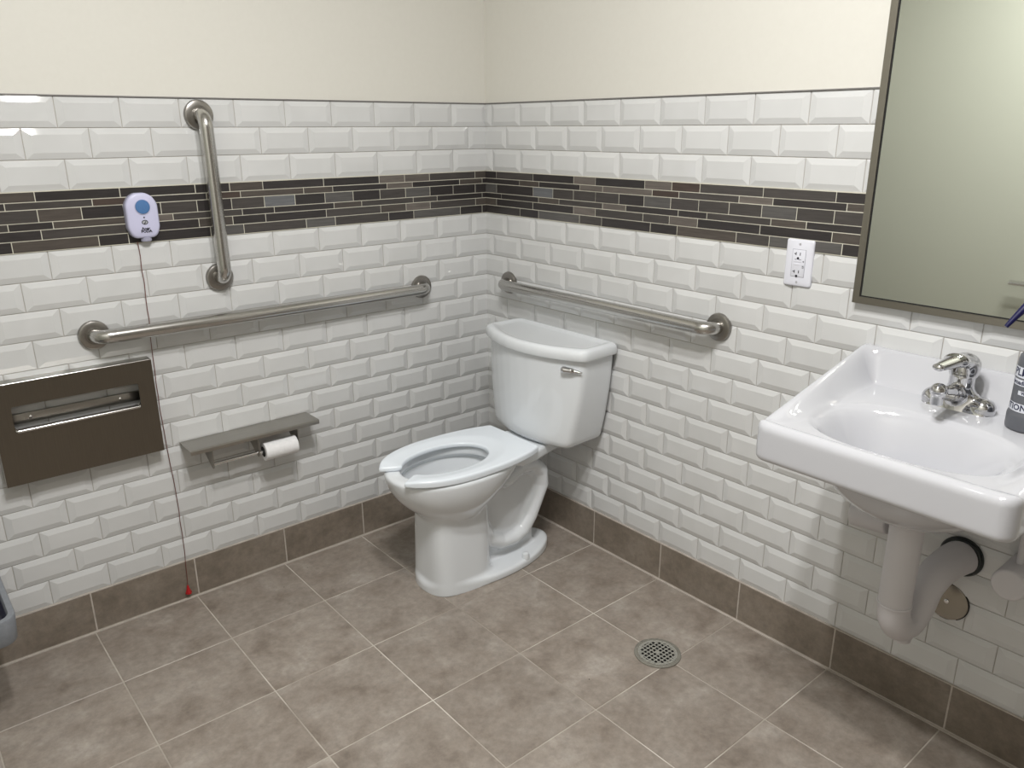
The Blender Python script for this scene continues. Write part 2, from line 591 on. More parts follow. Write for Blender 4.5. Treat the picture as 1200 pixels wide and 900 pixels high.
def subway_mesh(w, h, cut_a, cut_b):
    """bevelled tile, centred; x along the wall, -y out of the wall"""
    g = 0.0016
    w -= g; h -= g
    bv = 0.0185; bz = 0.0155
    la = 0.0016 if cut_a else bv
    lb = 0.0016 if cut_b else bv
    def ring(x0, x1, z0, z1, y):
        return [(x0, -y, z0), (x1, -y, z0), (x1, -y, z1), (x0, -y, z1)]
    R = [ring(-w / 2, w / 2, -h / 2, h / 2, 0.0005), ring(-w / 2, w / 2, -h / 2, h / 2, 0.0022),
         ring(-w / 2 + 0.0008, w / 2 - 0.0008, -h / 2 + 0.0008, h / 2 - 0.0008, 0.0030),
         ring(-w / 2 + la, w / 2 - lb, -h / 2 + bz, h / 2 - bz, 0.0074)]
    me = bpy.data.meshes.new('subway_tile')
    vsx = [p for r in R for p in r]
    fs = []
    for a in range(3):
        for k in range(4):
            j = (k + 1) % 4
            fs.append((a * 4 + k, a * 4 + j, a * 4 + 4 + j, a * 4 + 4 + k))
    fs.append((12, 13, 14, 15))
    me.from_pydata(vsx, [], fs)
    me.update()
    me.materials.append(M['subway'])
    return me

tile_cache = {}
def subway(wall, u0, u1, z0, cut_near, cut_far):
    w = round(u1 - u0, 4)
    # on the left wall local +x looks back to the corner, so near side is +x
    a, b = (cut_far, cut_near) if wall == 'L' else (cut_near, cut_far)
    key = (w, a, b)
    if key not in tile_cache:
        tile_cache[key] = subway_mesh(w, PT, a, b)
    o = bpy.data.objects.new('subway_tile', tile_cache[key])
    COL.objects.link(o)
    uc = (u0 + u1) / 2
    jx, jz, jt = random.gauss(0, 0.0016), random.gauss(0, 0.0016), random.gauss(0, 0.0006)
    if wall == 'L':
        o.location = (-uc, -0.0004 + random.gauss(0, 0.0001), z0 + PT / 2)
        o.rotation_euler = (jx, jt, jz)
        o.parent = wall_left
    else:
        o.location = (-0.0004 + random.gauss(0, 0.0001), -uc, z0 + PT / 2)
        o.rotation_euler = (jx, jt, -PI / 2 + jz)
        o.parent = wall_right

PH = {('L', 't'): [0.1516, 0.0814, 0.1491], ('R', 't'): [0.0416, 0.1222, 0.0453],
      ('L', 'b'): [0.0718, 0.1458, 0.0692, 0.1452, 0.0712, 0.1432, 0.069, 0.1422, 0.0665, 0.1415, 0.066, 0.144, 0.0665],
      ('R', 'b'): [0.1225, 0.0463, 0.1238, 0.0460, 0.1220, 0.0460, 0.1220, 0.0460, 0.1216, 0.0460, 0.1216, 0.0460, 0.1250]}
for (W, b), lst in PH.items():
    for r, ph in enumerate(lst):
        z0 = Z_TOP - (r + 1) * PT if b == 't' else Z_B - (r + 1) * PT
        u = 0.0012
        nxt = ph
        while u < LEN[W] - 0.02:
            e = min(nxt, LEN[W])
            subway(W, u, e, z0, u < 0.01 and (e - u) < 0.148, e == LEN[W] and (e - u) < 0.148)
            u = e
            nxt += Q

# dark strip of stacked glass and stone pieces
ZB = [Z_T, Z_T - 0.0253, Z_T - 0.0443, Z_T - 0.0768, Z_T - 0.0958, Z_T - 0.1212, Z_B]
STRIP = {'L': [
    ([0.0556, 0.2549, 0.3568, 0.4564, 0.659, 0.8597, 0.961, 1.0608, 1.2617, 1.4639], 'bdttkkbkkkb'),
    ([0.0231, 0.1256, 0.3266, 0.4275, 0.6288, 0.729, 0.931, 1.0312, 1.1958, 1.3333, 1.5339], 'kbktkbbrkrdk'),
    ([0.0556, 0.1552, 0.2546, 0.3556, 0.4565, 0.557, 0.658, 0.76, 0.8597, 0.9605, 1.0613, 1.1614, 1.2592, 1.3627, 1.4648], 'kkkgdkgkGdkdkkbd'),
    ([0.0241, 0.2255, 0.3257, 0.5273, 0.6282, 0.8305, 0.9308, 1.1316, 1.2165, 1.4341, 1.535], 'kkddbkkdtbkd'),
    ([0.0552, 0.2556, 0.3558, 0.4563, 0.6573, 0.8602, 0.9619, 1.0615, 1.253, 1.4645], 'bdtbdkkbkdk'),
    ([0.0251, 0.1249, 0.3258, 0.4267, 0.6271, 0.7287, 0.9311, 1.0312, 1.257, 1.3321, 1.5347], 'kkgkdgdgkkbk')],
    'R': [
    ([0.0693, 0.2694, 0.4678, 0.566, 0.7685, 0.8698, 0.9687, 1.1699, 1.3706], 'kdktktrddk'),
    ([0.1975, 0.2997, 0.4971, 0.598, 0.7984, 0.897, 1.0981, 1.2005, 1.4004], 'kbkttrdtkb'),
    ([0.0705, 0.2697, 0.3697, 0.468, 0.568, 0.6677, 0.7685, 0.869, 0.9681, 1.0689, 1.17, 1.2708, 1.3712], 'gkGdddkgdddgdd'),
    ([0.0975, 0.2977, 0.3998, 0.5992, 0.6972, 0.8982, 0.9982, 1.1999, 1.3004], 'kkbdtkkdbk'),
    ([0.0693, 0.2683, 0.4694, 0.5688, 0.7668, 0.8675, 0.9681, 1.1698, 1.3715], 'bkktddtkkb'),
    ([0.2002, 0.2982, 0.498, 0.5976, 0.7975, 0.8977, 1.0988, 1.2003, 1.4008], 'kkgdkkbdgk')]}
for W in STRIP:
    for r, (js, cs) in enumerate(STRIP[W]):
        ends = [0.0016] + js
        last = js[-1]
        extra = 'kdbgk'
        k = 0
        while last < LEN[W] - 0.02:
            last = min(last + (0.2 if k % 2 == 0 else 0.1), LEN[W])
            ends.append(last); k += 1
        cols = cs + ''.join(extra[(r + i) % 5] for i in range(len(ends)))
        for i in range(len(ends) - 1):
            u0, u1 = ends[i] + 0.0011, ends[i + 1] - 0.0011
            z1, z0 = ZB[r] - 0.0011, ZB[r + 1] + 0.0011
            bm = bmesh.new()
            bm_box(bm, -(u1 - u0) / 2, (u1 - u0) / 2, -0.0070, -0.0010, -(z1 - z0) / 2, (z1 - z0) / 2)
            me = finish(bm, 'strip_tile')
            o = link('strip_tile', me, M['strip_' + cols[i]], wall_left if W == 'L' else wall_right)
            j1, j2 = random.gauss(0, 0.002), random.gauss(0, 0.002)
            if W == 'L':
                o.location = (-(u0 + u1) / 2, random.gauss(0, 0.0002), (z0 + z1) / 2)
                o.rotation_euler = (j1, 0, j2 * 0.5)
            else:
                o.location = (random.gauss(0, 0.0002), -(u0 + u1) / 2, (z0 + z1) / 2)
                o.rotation_euler = (j1, 0, -PI / 2 + j2 * 0.5)

# thin metal edge on top of the tile, both walls
struct(box('trim_1', (-LEN['L'], 0.0, -0.0072, 0.0, Z_TOP, Z_TOP + 0.0030), M['trim_metal']))
struct(box('trim_2', (-0.0072, 0.0, -LEN['R'], -0.0072, Z_TOP, Z_TOP + 0.0030), M['trim_metal']))

# tile base
def base_tiles(W):
    par = struct(box('baseboard_left' if W == 'L' else 'baseboard_right',
                     (RX + 0.001, -0.0005, -0.0088, -0.0001, -0.003, HB + 0.001) if W == 'L' else (-0.0088, -0.0001, RY + 0.001, -0.0005, -0.003, HB + 0.001),
                     M['caulk']))
    q = 0.3027
    u = (0.6032 if W == 'L' else 0.6086) - 2 * q
    end = -RX if W == 'L' else -RY
    while u < end - 0.01:
        a, b = max(u, 0.009 if W == 'R' else 0.001) + 0.0016, min(u + q, end - 0.002) - 0.0016
        if b - a > 0.01:
            bm = bmesh.new()
            bm_box(bm, -(b - a) / 2, (b - a) / 2, -0.0095, -0.001, 0.0035, HB - 0.0008, bev=0.0012, segs=1)
            me = finish(bm, 'base_tile')
            o = link('base_tile', me, M['shaded_stone'], par)
            o.location = (-(a + b) / 2, 0, 0) if W == 'L' else (0, -(a + b) / 2, 0)
            if W == 'R':
                o.rotation_euler = (0, 0, -PI / 2)
        u += q
    return par
bb_l = base_tiles('L')
bb_r = base_tiles('R')
# light caulk line between base and floor
box('caulk_line', (RX + 0.001, -0.0095, -0.016, -0.0089, -0.0008, 0.0014), M['caulk'], bb_l)
box('caulk_line', (-0.016, -0.0089, RY + 0.001, -0.016, -0.0008, 0.0014), M['caulk'], bb_r)

# floor tiles
PX, PY = 0.3005, 0.3018
fx = [-0.0155] + [-0.3155 - PX * i for i in range(7)]
fy = [-0.0155] + [-0.3040 - PY * i for i in range(9)]
tcache = {}
for i in range(len(fx) - 1):
    for j in range(len(fy) - 1):
        x1, x0 = fx[i], max(fx[i + 1], RX + 0.001)
        y1, y0 = fy[j], max(fy[j + 1], RY + 0.001)
        if x1 - x0 < 0.01 or y1 - y0 < 0.01:
            continue
        g = 0.0016
        w, h = round(x1 - x0 - 2 * g, 4), round(y1 - y0 - 2 * g, 4)
        if (w, h) not in tcache:
            bm = bmesh.new()
            bm_box(bm, -w / 2, w / 2, -h / 2, h / 2, -0.0045, 0.0, bev=0.0008, segs=1)
            me = finish(bm, 'floor_tile')
            me.materials.append(M['stone'])
            tcache[(w, h)] = me
        o = link('floor_tile', tcache[(w, h)], None, floor, ((x0 + x1) / 2, (y0 + y1) / 2, 0.0))
        o.rotation_euler = (random.gauss(0, 0.0006), random.gauss(0, 0.0006), 0)

# ================================================================ ceiling fixture
fx_l = thing('ceiling_light', 'white square ceiling light with four round lamps overhead', 'ceiling light', (LAMP[0], LAMP[1], RZ))
box('housing', (-0.27, 0.27, -0.27, 0.27, -0.05, -0.0005), M['fixture'], fx_l, bev=0.01)
for sx in (-1, 1):
    for sy in (-1, 1):
        lens = link('lens', lathe_mesh(dome_profile(0.058, 0.010, 0.004), 32, 'lens'), M['lens'], fx_l, (sx * 0.15, sy * 0.15, -0.0495), (PI, 0, 0))
        ld = bpy.data.lights.new('lamp', 'AREA')
        ld.shape = 'DISK'
        ld.size = 0.115
        ld.energy = LAMP_POWER
        ld.color = LAMP_COLOR
        lo = bpy.data.objects.new('lamp', ld)
        COL.objects.link(lo)
        lo.parent = fx_l
        lo.location = (sx * 0.15, sy * 0.15, -0.064)

# ================================================================ door behind the camera (seen only in the mirror)
door = struct(box('door_1', (RX + 0.0005, RX + 0.035, -1.36, -0.30, 0.004, 2.10), M['door'], bev=0.002))
for nm, b in (('door_jamb', (RX + 0.0005, RX + 0.022, -0.298, -0.25, -0.003, 2.15)), ('door_jamb', (RX + 0.0005, RX + 0.022, -1.41, -1.362, -0.003, 2.15)),
              ('door_head', (RX + 0.0005, RX + 0.022, -1.361, -0.299, 2.102, 2.15))):
    box(nm, b, M['door_frame'], door)
link('door_lever', tube_mesh(resample(bend_path([(RX + 0.034, -1.29, 0.775), (RX + 0.085, -1.29, 0.775), (RX + 0.085, -1.135, 0.775)], 0.015), 0.01), 0.0115, 20, 'door_lever'), M['chrome'], door)
link('lever_rose', lathe_mesh(dome_profile(0.028, 0.008, 0.003), 32, 'lever_rose'), M['chrome'], door, (RX + 0.035, -1.29, 0.775), (0, PI / 2, 0))

# ================================================================ TOILET
YC = -0.455
toilet = thing('toilet', 'white two piece toilet standing in the tiled corner', 'toilet', (0, YC, 0), (0, 0, PI))
# local: x = distance from the right wall, y mirrored, z up
zs_ = np.array([0.20, 0.25, 0.27, 0.29, 0.31, 0.334, 0.36, 0.39, 0.43])
fr_ = np.array([0.60, 0.622, 0.643, 0.668, 0.689, 0.709, 0.725, 0.736, 0.740])
bk_ = np.array([0.46, 0.44, 0.425, 0.405, 0.38, 0.345, 0.31, 0.28, 0.26])
hw_ = np.array([0.085, 0.094, 0.108, 0.124, 0.138, 0.150, 0.160, 0.167, 0.170])
cz_ = np.array([0.20, 0.24, 0.29, 0.33, 0.375, 0.39, 0.45])
cf_ = np.array([0.56, 0.61, 0.655, 0.685, 0.700, 0.690, 0.690])
cb_ = np.array([0.46, 0.425, 0.39, 0.37, 0.355, 0.375, 0.375])
cw_ = np.array([0.04, 0.075, 0.105, 0.122, 0.130, 0.117, 0.117])
def soften(z, v, w=0.013):
    """table without kinks"""
    zd = np.linspace(z[0] - 0.05, z[-1] + 0.05, 600)
    vd = np.interp(zd, z, v)
    k = np.exp(-0.5 * (np.arange(-60, 61) * (zd[1] - zd[0]) / w) ** 2)
    return zd, np.convolve(np.pad(vd, 60, mode='edge'), k / k.sum(), mode='valid')
ZF, FR = soften(zs_, fr_); _, BK = soften(zs_, bk_); _, HW = soften(zs_, hw_)
TRAP = [(0.44, 0.19), (0.40, 0.115), (0.345, 0.085), (0.290, 0.080), (0.246, 0.098), (0.213, 0.140), (0.188, 0.190), (0.161, 0.245),
        (0.165, 0.295), (0.204, 0.333), (0.260, 0.338), (0.315, 0.312)]

def toilet_sdf(f, l, z):
    cf = 0.52
    F = np.interp(z, ZF, FR); Bk = np.interp(z, ZF, BK); Hw = np.interp(z, ZF, HW)
    bowl = egg(f, l, cf, F - cf, cf - Bk, Hw, 2.15)
    bowl = smax(bowl * 0.85, z - 0.418, 0.014)
    bowl = smax(bowl, 0.245 - z, 0.02)
    colw = 0.086 + 0.014 * np.clip(1 - z / 0.27, 0, 1)
    colf = 0.630 + 0.003 * np.clip(1 - z / 0.27, 0, 1)
    col = smax(egg(f, l, 0.53, colf - 0.53, 0.120, colw, 3.8), z - 0.30, 0.01)
    col = smax(col, -z, 0.004)
    base = smax(smax(egg(f, l, 0.385, 0.255, 0.267, 0.120, 2.05), z - (0.026 + 0.012 * sstep(0.3, 0.12, f)), 0.012), -z, 0.004)
    trap = None
    for a, b in zip(TRAP[:-1], TRAP[1:]):
        c = capsule(f, l * 0.56, z, (a[0], 0, a[1]), (b[0], 0, b[1]), 0.036, 0.036)
        trap = c if trap is None else np.minimum(trap, c)
    web = rbox(f, l, z, (0.34, 0, 0.18), (0.15, 0.028, 0.17), 0.01)
    deck = rbox(f, l, z, (0.165, 0, 0.397), (0.150, 0.2, 0.019), 0.010)
    deck = smax(deck, np.abs(l) - (0.078 + 0.04 * sstep(0.10, 0.30, f)), 0.012)
    d = smin(bowl, col, 0.014)
    d = smin(d, base, 0.022)
    d = smin(d, web, 0.02)
    d = smin(d, trap, 0.012)
    d = smin(d, deck, 0.03)
    C = np.interp(z, cz_, cf_); Cb = np.interp(z, cz_, cb_); Cw = np.interp(z, cz_, cw_)
    cav = smax(egg(f, l, 0.53, np.maximum(C - 0.53, 0.02), np.maximum(0.53 - Cb, 0.02), Cw, 2.0), 0.205 - z, 0.02)
    return smax(d, -cav, 0.008)

link('bowl', sdf_mesh(toilet_sdf, (0.0, -0.19, -0.004), (0.76, 0.19, 0.432), 0.004, 'bowl'), M['china'], toilet)

def seat_sdf(f, l, z):
    outer = smax(egg(f, l, 0.50, 0.256, 0.350, 0.166, 2.25), 0.252 - f, 0.008)
    z = z + 0.010
    hole = egg(f, l, 0.530, 0.155, 0.145, 0.098, 2.1)
    gap = np.maximum(np.abs(l) - (0.024 + 0.58 * np.clip(f - 0.660, -0.03, 1)), 0.62 - f) * 0.85
    hole = smin(hole, gap, 0.012)
    top = 0.4445 + 0.0065 * sstep(0.0, 0.045, hole)
    d = smax(outer, z - top, 0.008)
    d = smax(d, 0.4285 - z, 0.004)
    return smax(d, -hole, 0.006)
link('seat', sdf_mesh(seat_sdf, (0.24, -0.175, 0.412), (0.775, 0.175, 0.445), 0.003, 'seat'), M['seat'], toilet)

def tank_ring(z, hb, hf, f0, f1, bow, rc, rb=0.02):
    pts = [(f0, -hb), (f1, -hf)]
    arc = [(f1 + bow * (1 - ((k / 10) * 2 - 1) ** 2), -hf + 2 * hf * k / 10) for k in range(1, 10)]
    pts += arc + [(f1, hf), (f0, hb)]
    rad = [rb, rc] + [0] * len(arc) + [rc, rb]
    loop = fillet_poly(pts, rad, 8)
    # start in the middle of the back for an even seam
    rs = resample_loop(loop, 120)
    return [(p[0], p[1], z) for p in rs]
R = []
for t in np.linspace(0, 1, 24):
    z = 0.4215 + 0.3195 * t
    e = 1 - (1 - t) ** 1.8
    hf = 0.189 + 0.047 * e
    s = max(0.0, (0.06 - t) / 0.06)
    ins = 0.012 * s * s
    R.append(tank_ring(z, hf - 0.006 - ins, hf - ins, 0.016 + ins * 0.3, 0.184 - 0.024 * t - ins, 0.040 + 0.036 * t, 0.026))
link('tank', loft_mesh(R, 'tank', angle=60), M['china'], toilet)
R = []
for z, ins in ((0.7385, 0.004), (0.7385, 0.0005), (0.741, -0.001), (0.757, -0.001), (0.765, 0.0005), (0.7705, 0.004), (0.7735, 0.0085), (0.775, 0.014),
               (0.7748, 0.020), (0.7725, 0.026), (0.7695, 0.034), (0.7685, 0.045)):
    R.append(tank_ring(z - 0.004, 0.243 - ins, 0.250 - ins, 0.012 + ins, 0.174 - ins, 0.074, 0.026, 0.02))
link('tank_lid', loft_mesh(R, 'tank_lid', angle=60), M['china'], toilet)
# flush lever, on the front of the tank towards the sink
lev = link('flush_lever', sdf_mesh(lambda x, y, z: smin(smin(capsule(x, y * 1.0, z, (0.0, 0.030, 0.0), (0.0, 0.004, 0.002), 0.0120, 0.0100),
                                                            capsule(x, y, z, (0.0, 0.004, 0.002), (-0.002, -0.036, 0.006), 0.008, 0.0028), 0.006),
                                                       capsule(x, y, z, (0.0, 0.03, 0), (-0.03, 0.03, 0), 0.009, 0.009), 0.003),
                                   (-0.03, -0.042, -0.015), (0.014, 0.046, 0.015), 0.0014, 'flush_lever'), M['faucet_chrome'], toilet)
lev.location = (0.190, 0.208, 0.7035)
lev.rotation_euler = (PI, 0, 0.50)
lev.scale = (0.88, 0.88, 0.88)
for s in (-1, 1):
    link('bolt_cap', lathe_mesh([(0.0135, 0), (0.013, 0.014), (0.011, 0.019), (0.006, 0.0215), (0, 0.022)], 24, 'bolt_cap'), M['china'], toilet, (0.285, s * 0.098, 0.024))

# ================================================================ WALL SINK
SY = -1.742
sink = thing('wall_sink', 'white wall hung sink with a raised back and shallow oval basin', 'sink', (0, SY, 0), (0, 0, PI))
# local: x = distance from the wall (v), y = -(world y - SY), z up; u symmetric

def sink_sdf(v, u, z):
    au = np.abs(u)
    r = 0.03
    qx = au - 0.2535 + r; qy = np.abs(v - 0.205) - 0.258 + r
    bx = np.sqrt(np.maximum(qx, 0) ** 2 + np.maximum(qy, 0) ** 2) + np.minimum(np.maximum(qx, qy), 0) - r
    bx = smax(bx, 0.001 - v, 0.002)
    crest = 0.836 + 0.094 * np.clip((0.43 - v) / 0.40, 0, 1)
    dk = 0.850 - 0.016 * sstep(0.12, 0.36, v)
    zt = dk + (0.928 - dk) * (1 - sstep(0.022, 0.062, v))
    zt = zt + (np.maximum(crest, zt) - zt) * sstep(0.188, 0.244, au)
    zt = zt + 0.004 * np.exp(-((v - 0.446) / 0.010) ** 2)
    n = np.power(np.power(np.abs(v - 0.297) / np.where(v > 0.297, 0.128, 0.118), 2.5) + np.power(au / 0.196, 2.5) + 1e-9, 1 / 2.5)
    zt = zt - 0.135 * (1 - sstep(0.42, 1.0, n)) - 0.004 * (1 - sstep(0.96, 1.03, n))
    body = smax(bx, 0.752 - z, 0.016)
    body = smin(body, ellipsoid(v, u, z, (0.25, 0, 0.765), (0.165, 0.19, 0.131)), 0.008)
    body = smax(body, 0.001 - v, 0.002)
    return smax(body, (z - zt) * 0.8, 0.013)
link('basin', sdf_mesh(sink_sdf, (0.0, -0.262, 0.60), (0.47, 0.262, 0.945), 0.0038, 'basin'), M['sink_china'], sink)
link('drain_ring', lathe_mesh([(0.024, 0), (0.023, 0.003), (0.016, 0.002), (0, 0.0005)], 32, 'drain_ring'), M['chrome'], sink, (0.297, 0, 0.694))

# faucet
fa = thing('faucet', 'chrome single lever faucet standing on the sink ledge', 'faucet', (-0.085, -1.745, 0.8475), (0, 0, PI))
# local x forward, y to the left of the picture is negative world -> flipped by rotation
def faucet_sdf(x, y, z):
    ay = np.abs(y)
    base = np.sqrt(np.maximum(ay - 0.047, 0) ** 2 + x * x) - 0.0275 + 0.35 * np.maximum(z, 0)
    base = smax(smax(base, z - 0.021, 0.008), -z, 0.002)
    dome = ellipsoid(x, ay, z, (0.001, 0.050, 0.014), (0.0235, 0.0250, 0.0225))
    body = smax(np.sqrt(x * x + y * y) - (0.0265 - 0.02 * np.clip(z, 0, 0.1)), np.maximum(z - 0.080, -z), 0.004)
    skirt = capsule(x, ay, z, (0, 0.012, 0.032), (0, 0.044, 0.012), 0.021, 0.0155)
    sp = smin(capsule(x, y, z, (0.010, 0, 0.034), (0.060, 0, 0.048), 0.019, 0.0165), capsule(x, y, z, (0.060, 0, 0.048), (0.112, 0, 0.060), 0.0165, 0.0145), 0.004)
    knob = ellipsoid(x, y, z, (0.116, 0, 0.066), (0.0165, 0.0165, 0.0155))
    d = smin(base, dome, 0.004)
    d = smin(d, skirt, 0.008)
    d = smin(d, body, 0.008)
    d = smin(d, sp, 0.007)
    d = smin(d, knob, 0.004)
    return smax(d, -z, 0.001)
link('faucet_body', sdf_mesh(faucet_sdf, (-0.03, -0.078, -0.001), (0.138, 0.078, 0.086), 0.0016, 'faucet_body'), M['faucet_chrome'], fa)
def handle_sdf(x, y, z):
    d = ellipsoid(x, y, z, (-0.003, 0, 0.089), (0.031, 0.030, 0.034))
    d = smax(d, 0.070 - z - 0.35 * np.maximum(x, 0), 0.004)
    e = smin(capsule(x, y * 0.62, z, (-0.005, 0, 0.104), (0.050, 0, 0.117), 0.0170, 0.0130), capsule(x, y * 0.62, z, (0.050, 0, 0.117), (0.136, 0, 0.119), 0.0130, 0.0075), 0.01)
    d = smin(d, e, 0.008)
    cut = ellipsoid(x, y, z, (0.045, 0, 0.082), (0.034, 0.019, 0.028))
    return smax(d, -cut, 0.003)
link('handle', sdf_mesh(handle_sdf, (-0.036, -0.034, 0.055), (0.148, 0.034, 0.138), 0.0014, 'handle'), M['faucet_chrome'], fa)
link('cartridge', lathe_mesh([(0.0185, 0.078), (0.0185, 0.096), (0.015, 0.104), (0, 0.106)], 28, 'cartridge'), M['faucet_chrome'], fa)
link('aerator', lathe_mesh([(0.0115, 0.036), (0.0125, 0.038), (0.0125, 0.056), (0, 0.056)], 28, 'aerator'), M['faucet_chrome'], fa, (0.116, 0, 0))
link('indicator_dot', lathe_mesh(dome_profile(0.0036, 0.003, 0.0015), 16, 'indicator_dot'), mat('blue_dot', (0.01, 0.015, 0.25), 0.3), fa, (0.026, 0, 0.103), (0, PI / 2, 0))

# ---------------------------------------------------------------- pipes under the sink
trap = thing('drain_trap', 'white covered drain trap hanging under the sink', 'pipe', (0, 0, 0))
tp = catmull([(-0.238, -1.743, 0.640), (-0.238, -1.743, 0.520), (-0.238, -1.743, 0.430), (-0.230, -1.744, 0.385), (-0.205, -1.748, 0.355), (-0.170, -1.754, 0.356),
              (-0.145, -1.759, 0.385), (-0.128, -1.763, 0.425), (-0.098, -1.769, 0.455), (-0.055, -1.777, 0.470), (-0.012, -1.785, 0.473)], 8)
link('pipe_cover', tube_mesh(tp, [0.0345 + 0.006 * max(0.0, (i / (len(tp) - 1) - 0.7) / 0.3) for i in range(len(tp))], 28, 'pipe_cover'), M['pipe'], trap)
link('trap_plug', lathe_mesh([(0.020, 0), (0.022, 0.012), (0.022, 0.04), (0, 0.04)], 28, 'trap_plug'), M['pipe'], trap, (-0.188, -1.751, 0.312))
link('clamp_band', lathe_mesh([(0.0355, -0.003), (0.0362, -0.002), (0.0362, 0.002), (0.0355, 0.003), (0.03, 0.003)], 32, 'clamp_band'), M['pipe'], trap, (-0.238, -1.743, 0.425))
link('wall_ring', lathe_mesh([(0.0485, 0.0), (0.0485, 0.004), (0.045, 0.009), (0.038, 0.010)], 40, 'wall_ring'), M['rubber'], trap, (-0.0065, -1.785, 0.473), (0, -PI / 2, 0))

def stop(name, label, w, cover, stub, riser):
    t = thing(name, label, 'pipe cover', w, group='white pipe covers under the sink')
    link('cover', tube_mesh(*cover), M['pipe'], t, (-w[0], -w[1], -w[2]))
    link('wall_stub', tube_mesh(*stub), M['pipe'], t, (-w[0], -w[1], -w[2]))
    link('riser', tube_mesh(*riser), M['pipe'], t, (-w[0], -w[1], -w[2]))
    return t
def rounded_end(a, b, r, e=0.006):
    """capped cylinder from a to b with softened ends"""
    a = Vector(a); b = Vector(b); d = (b - a).normalized()
    P_, R_ = [], []
    for k in range(5):
        t = PI / 2 * k / 4
        P_.append(a + d * e * (1 - math.cos(t))); R_.append(r - e + e * math.sin(t))
    for k in range(5):
        t = PI / 2 * (1 - k / 4)
        P_.append(b - d * e * (1 - math.cos(t))); R_.append(r - e + e * math.sin(t))
    return P_, R_
P1, R1 = rounded_end((-0.10, -1.562, 0.533), (-0.10, -1.652, 0.541), 0.0325)
stop('valve_cover', 'short white pipe cover under the left end of the sink', (-0.1, -1.60, 0.53), (P1, R1, 28, 'cover'),
     ([(-0.003, -1.625, 0.538), (-0.085, -1.625, 0.538)], 0.016, 20, 'wall_stub'),
     (resample(bend_path([(-0.10, -1.64, 0.54), (-0.10, -1.664, 0.54), (-0.10, -1.664, 0.66)], 0.012), 0.02), 0.007, 16, 'riser'))
P1, R1 = rounded_end((-0.125, -1.918, 0.506), (-0.004, -1.918, 0.506), 0.035)
stop('valve_cover', 'white pipe cover with a round flat end under the right end of the sink', (-0.1, -1.918, 0.506), (P1, R1, 32, 'cover'),
     ([(-0.003, -1.918, 0.506), (-0.05, -1.918, 0.506)], 0.020, 20, 'wall_stub'),
     ([(-0.075, -1.918, 0.52), (-0.075, -1.915, 0.66), (-0.085, -1.86, 0.70)], 0.007, 16, 'riser'))

disc = thing('cleanout_cover', 'round steel wall plate with a center screw low behind the trap', 'wall plate', (-0.0063, -1.7725, 0.347), (0, -PI / 2, 0))
link('cover_disc', lathe_mesh(dome_profile(0.0475, 0.004, 0.002), 48, 'cover_disc'), M['disc'], disc)
link('shadow_gap', lathe_mesh([(0.0495, -0.0005), (0.0495, 0.0010), (0.047, 0.0010)], 48, 'shadow_gap'), M['black'], disc)
link('screw', lathe_mesh([(0.006, 0.0035), (0.0055, 0.006), (0.003, 0.0075), (0, 0.0078)], 20, 'screw'), M['chrome'], disc)

# ================================================================ GRAB BARS
def grab_bar(label, a, b, normal, off=0.057):
    a = Vector(a); b = Vector(b); nn = Vector(normal)
    root = thing('grab_bar', label, 'grab bar', a, group='steel grab bars')
    path = bend_path([a + nn * 0.008, a + nn * off, b + nn * off, b + nn * 0.008], 0.036, 14)
    path = [p - a for p in resample(path, 0.02)]
    link('bar', tube_mesh(path, 0.019, 32, 'bar'), M['steel'], root)
    prof = [(0.0405, 0.0), (0.0405, 0.006), (0.0385, 0.0105), (0.034, 0.0125), (0.024, 0.0130), (0.0235, 0.0120), (0.019, 0.0118)]
    me = lathe_mesh(prof, 56, 'flange')
    q = Vector((0, 0, 1)).rotation_difference(nn).to_euler()
    for p in (a, b):
        o = link('flange', me, M['flange'], root, p - a + nn * 0.0063, q)
    return root
grab_bar('long steel grab bar running level along the left wall', (-1.384, 0, 0.893), (-0.309, 0, 0.890), (0, -1, 0))
grab_bar('short upright steel grab bar across the dark tile strip', (-1.027, 0, 1.467), (-1.022, 0, 1.010), (0, -1, 0))
grab_bar('level steel grab bar behind the toilet on the right wall', (0, -0.142, 0.886), (0, -1.069, 0.890), (-1, 0, 0))

# ================================================================ SEAT COVER DISPENSER
sd = thing('seat_cover_dispenser', 'wide dark steel seat cover dispenser with a slot on the left wall', 'dispenser', (-1.4585, 0, 0.670))
W2, H2, D2 = 0.200, 0.139, 0.050
slot = [(p[0] + 0.0, p[1]) for p in round_rect(0.312, 0.070, 0.006, 5, 0.0, 0.041)]
me = curve_mesh([[(-W2, -H2), (W2, -H2), (W2, H2), (-W2, H2)], slot], 0.0007, 'front_panel')
o = link('front_panel', me, M['dark_steel'], sd, (0, -D2, 0), (PI / 2, 0, 0))
bm = bmesh.new()
bm_box(bm, -W2, W2, -D2 + 0.0008, -0.0066, H2 - 0.0012, H2)
bm_box(bm, -W2, W2, -D2 + 0.0008, -0.0066, -H2, -H2 + 0.0012)
bm_box(bm, -W2, -W2 + 0.0012, -D2 + 0.0008, -0.0066, -H2, H2)
bm_box(bm, W2 - 0.0012, W2, -D2 + 0.0008, -0.0066, -H2, H2)
link('case', finish(bm, 'case'), M['shelf_steel'], sd)
link('top_edge', tube_mesh([(-W2, -D2, H2), (W2, -D2, H2)], 0.0011, 8, 'top_edge'), M['edge_steel'], sd)
link('slot_lip', tube_mesh(resample(bend_path([(-0.157, -D2 + 0.010, 0.014), (-0.151, -D2 - 0.001, 0.0075), (0.151, -D2 - 0.001, 0.0075), (0.157, -D2 + 0.010, 0.014)], 0.003), 0.02), 0.0042, 12, 'slot_lip'), M['edge_steel'], sd)
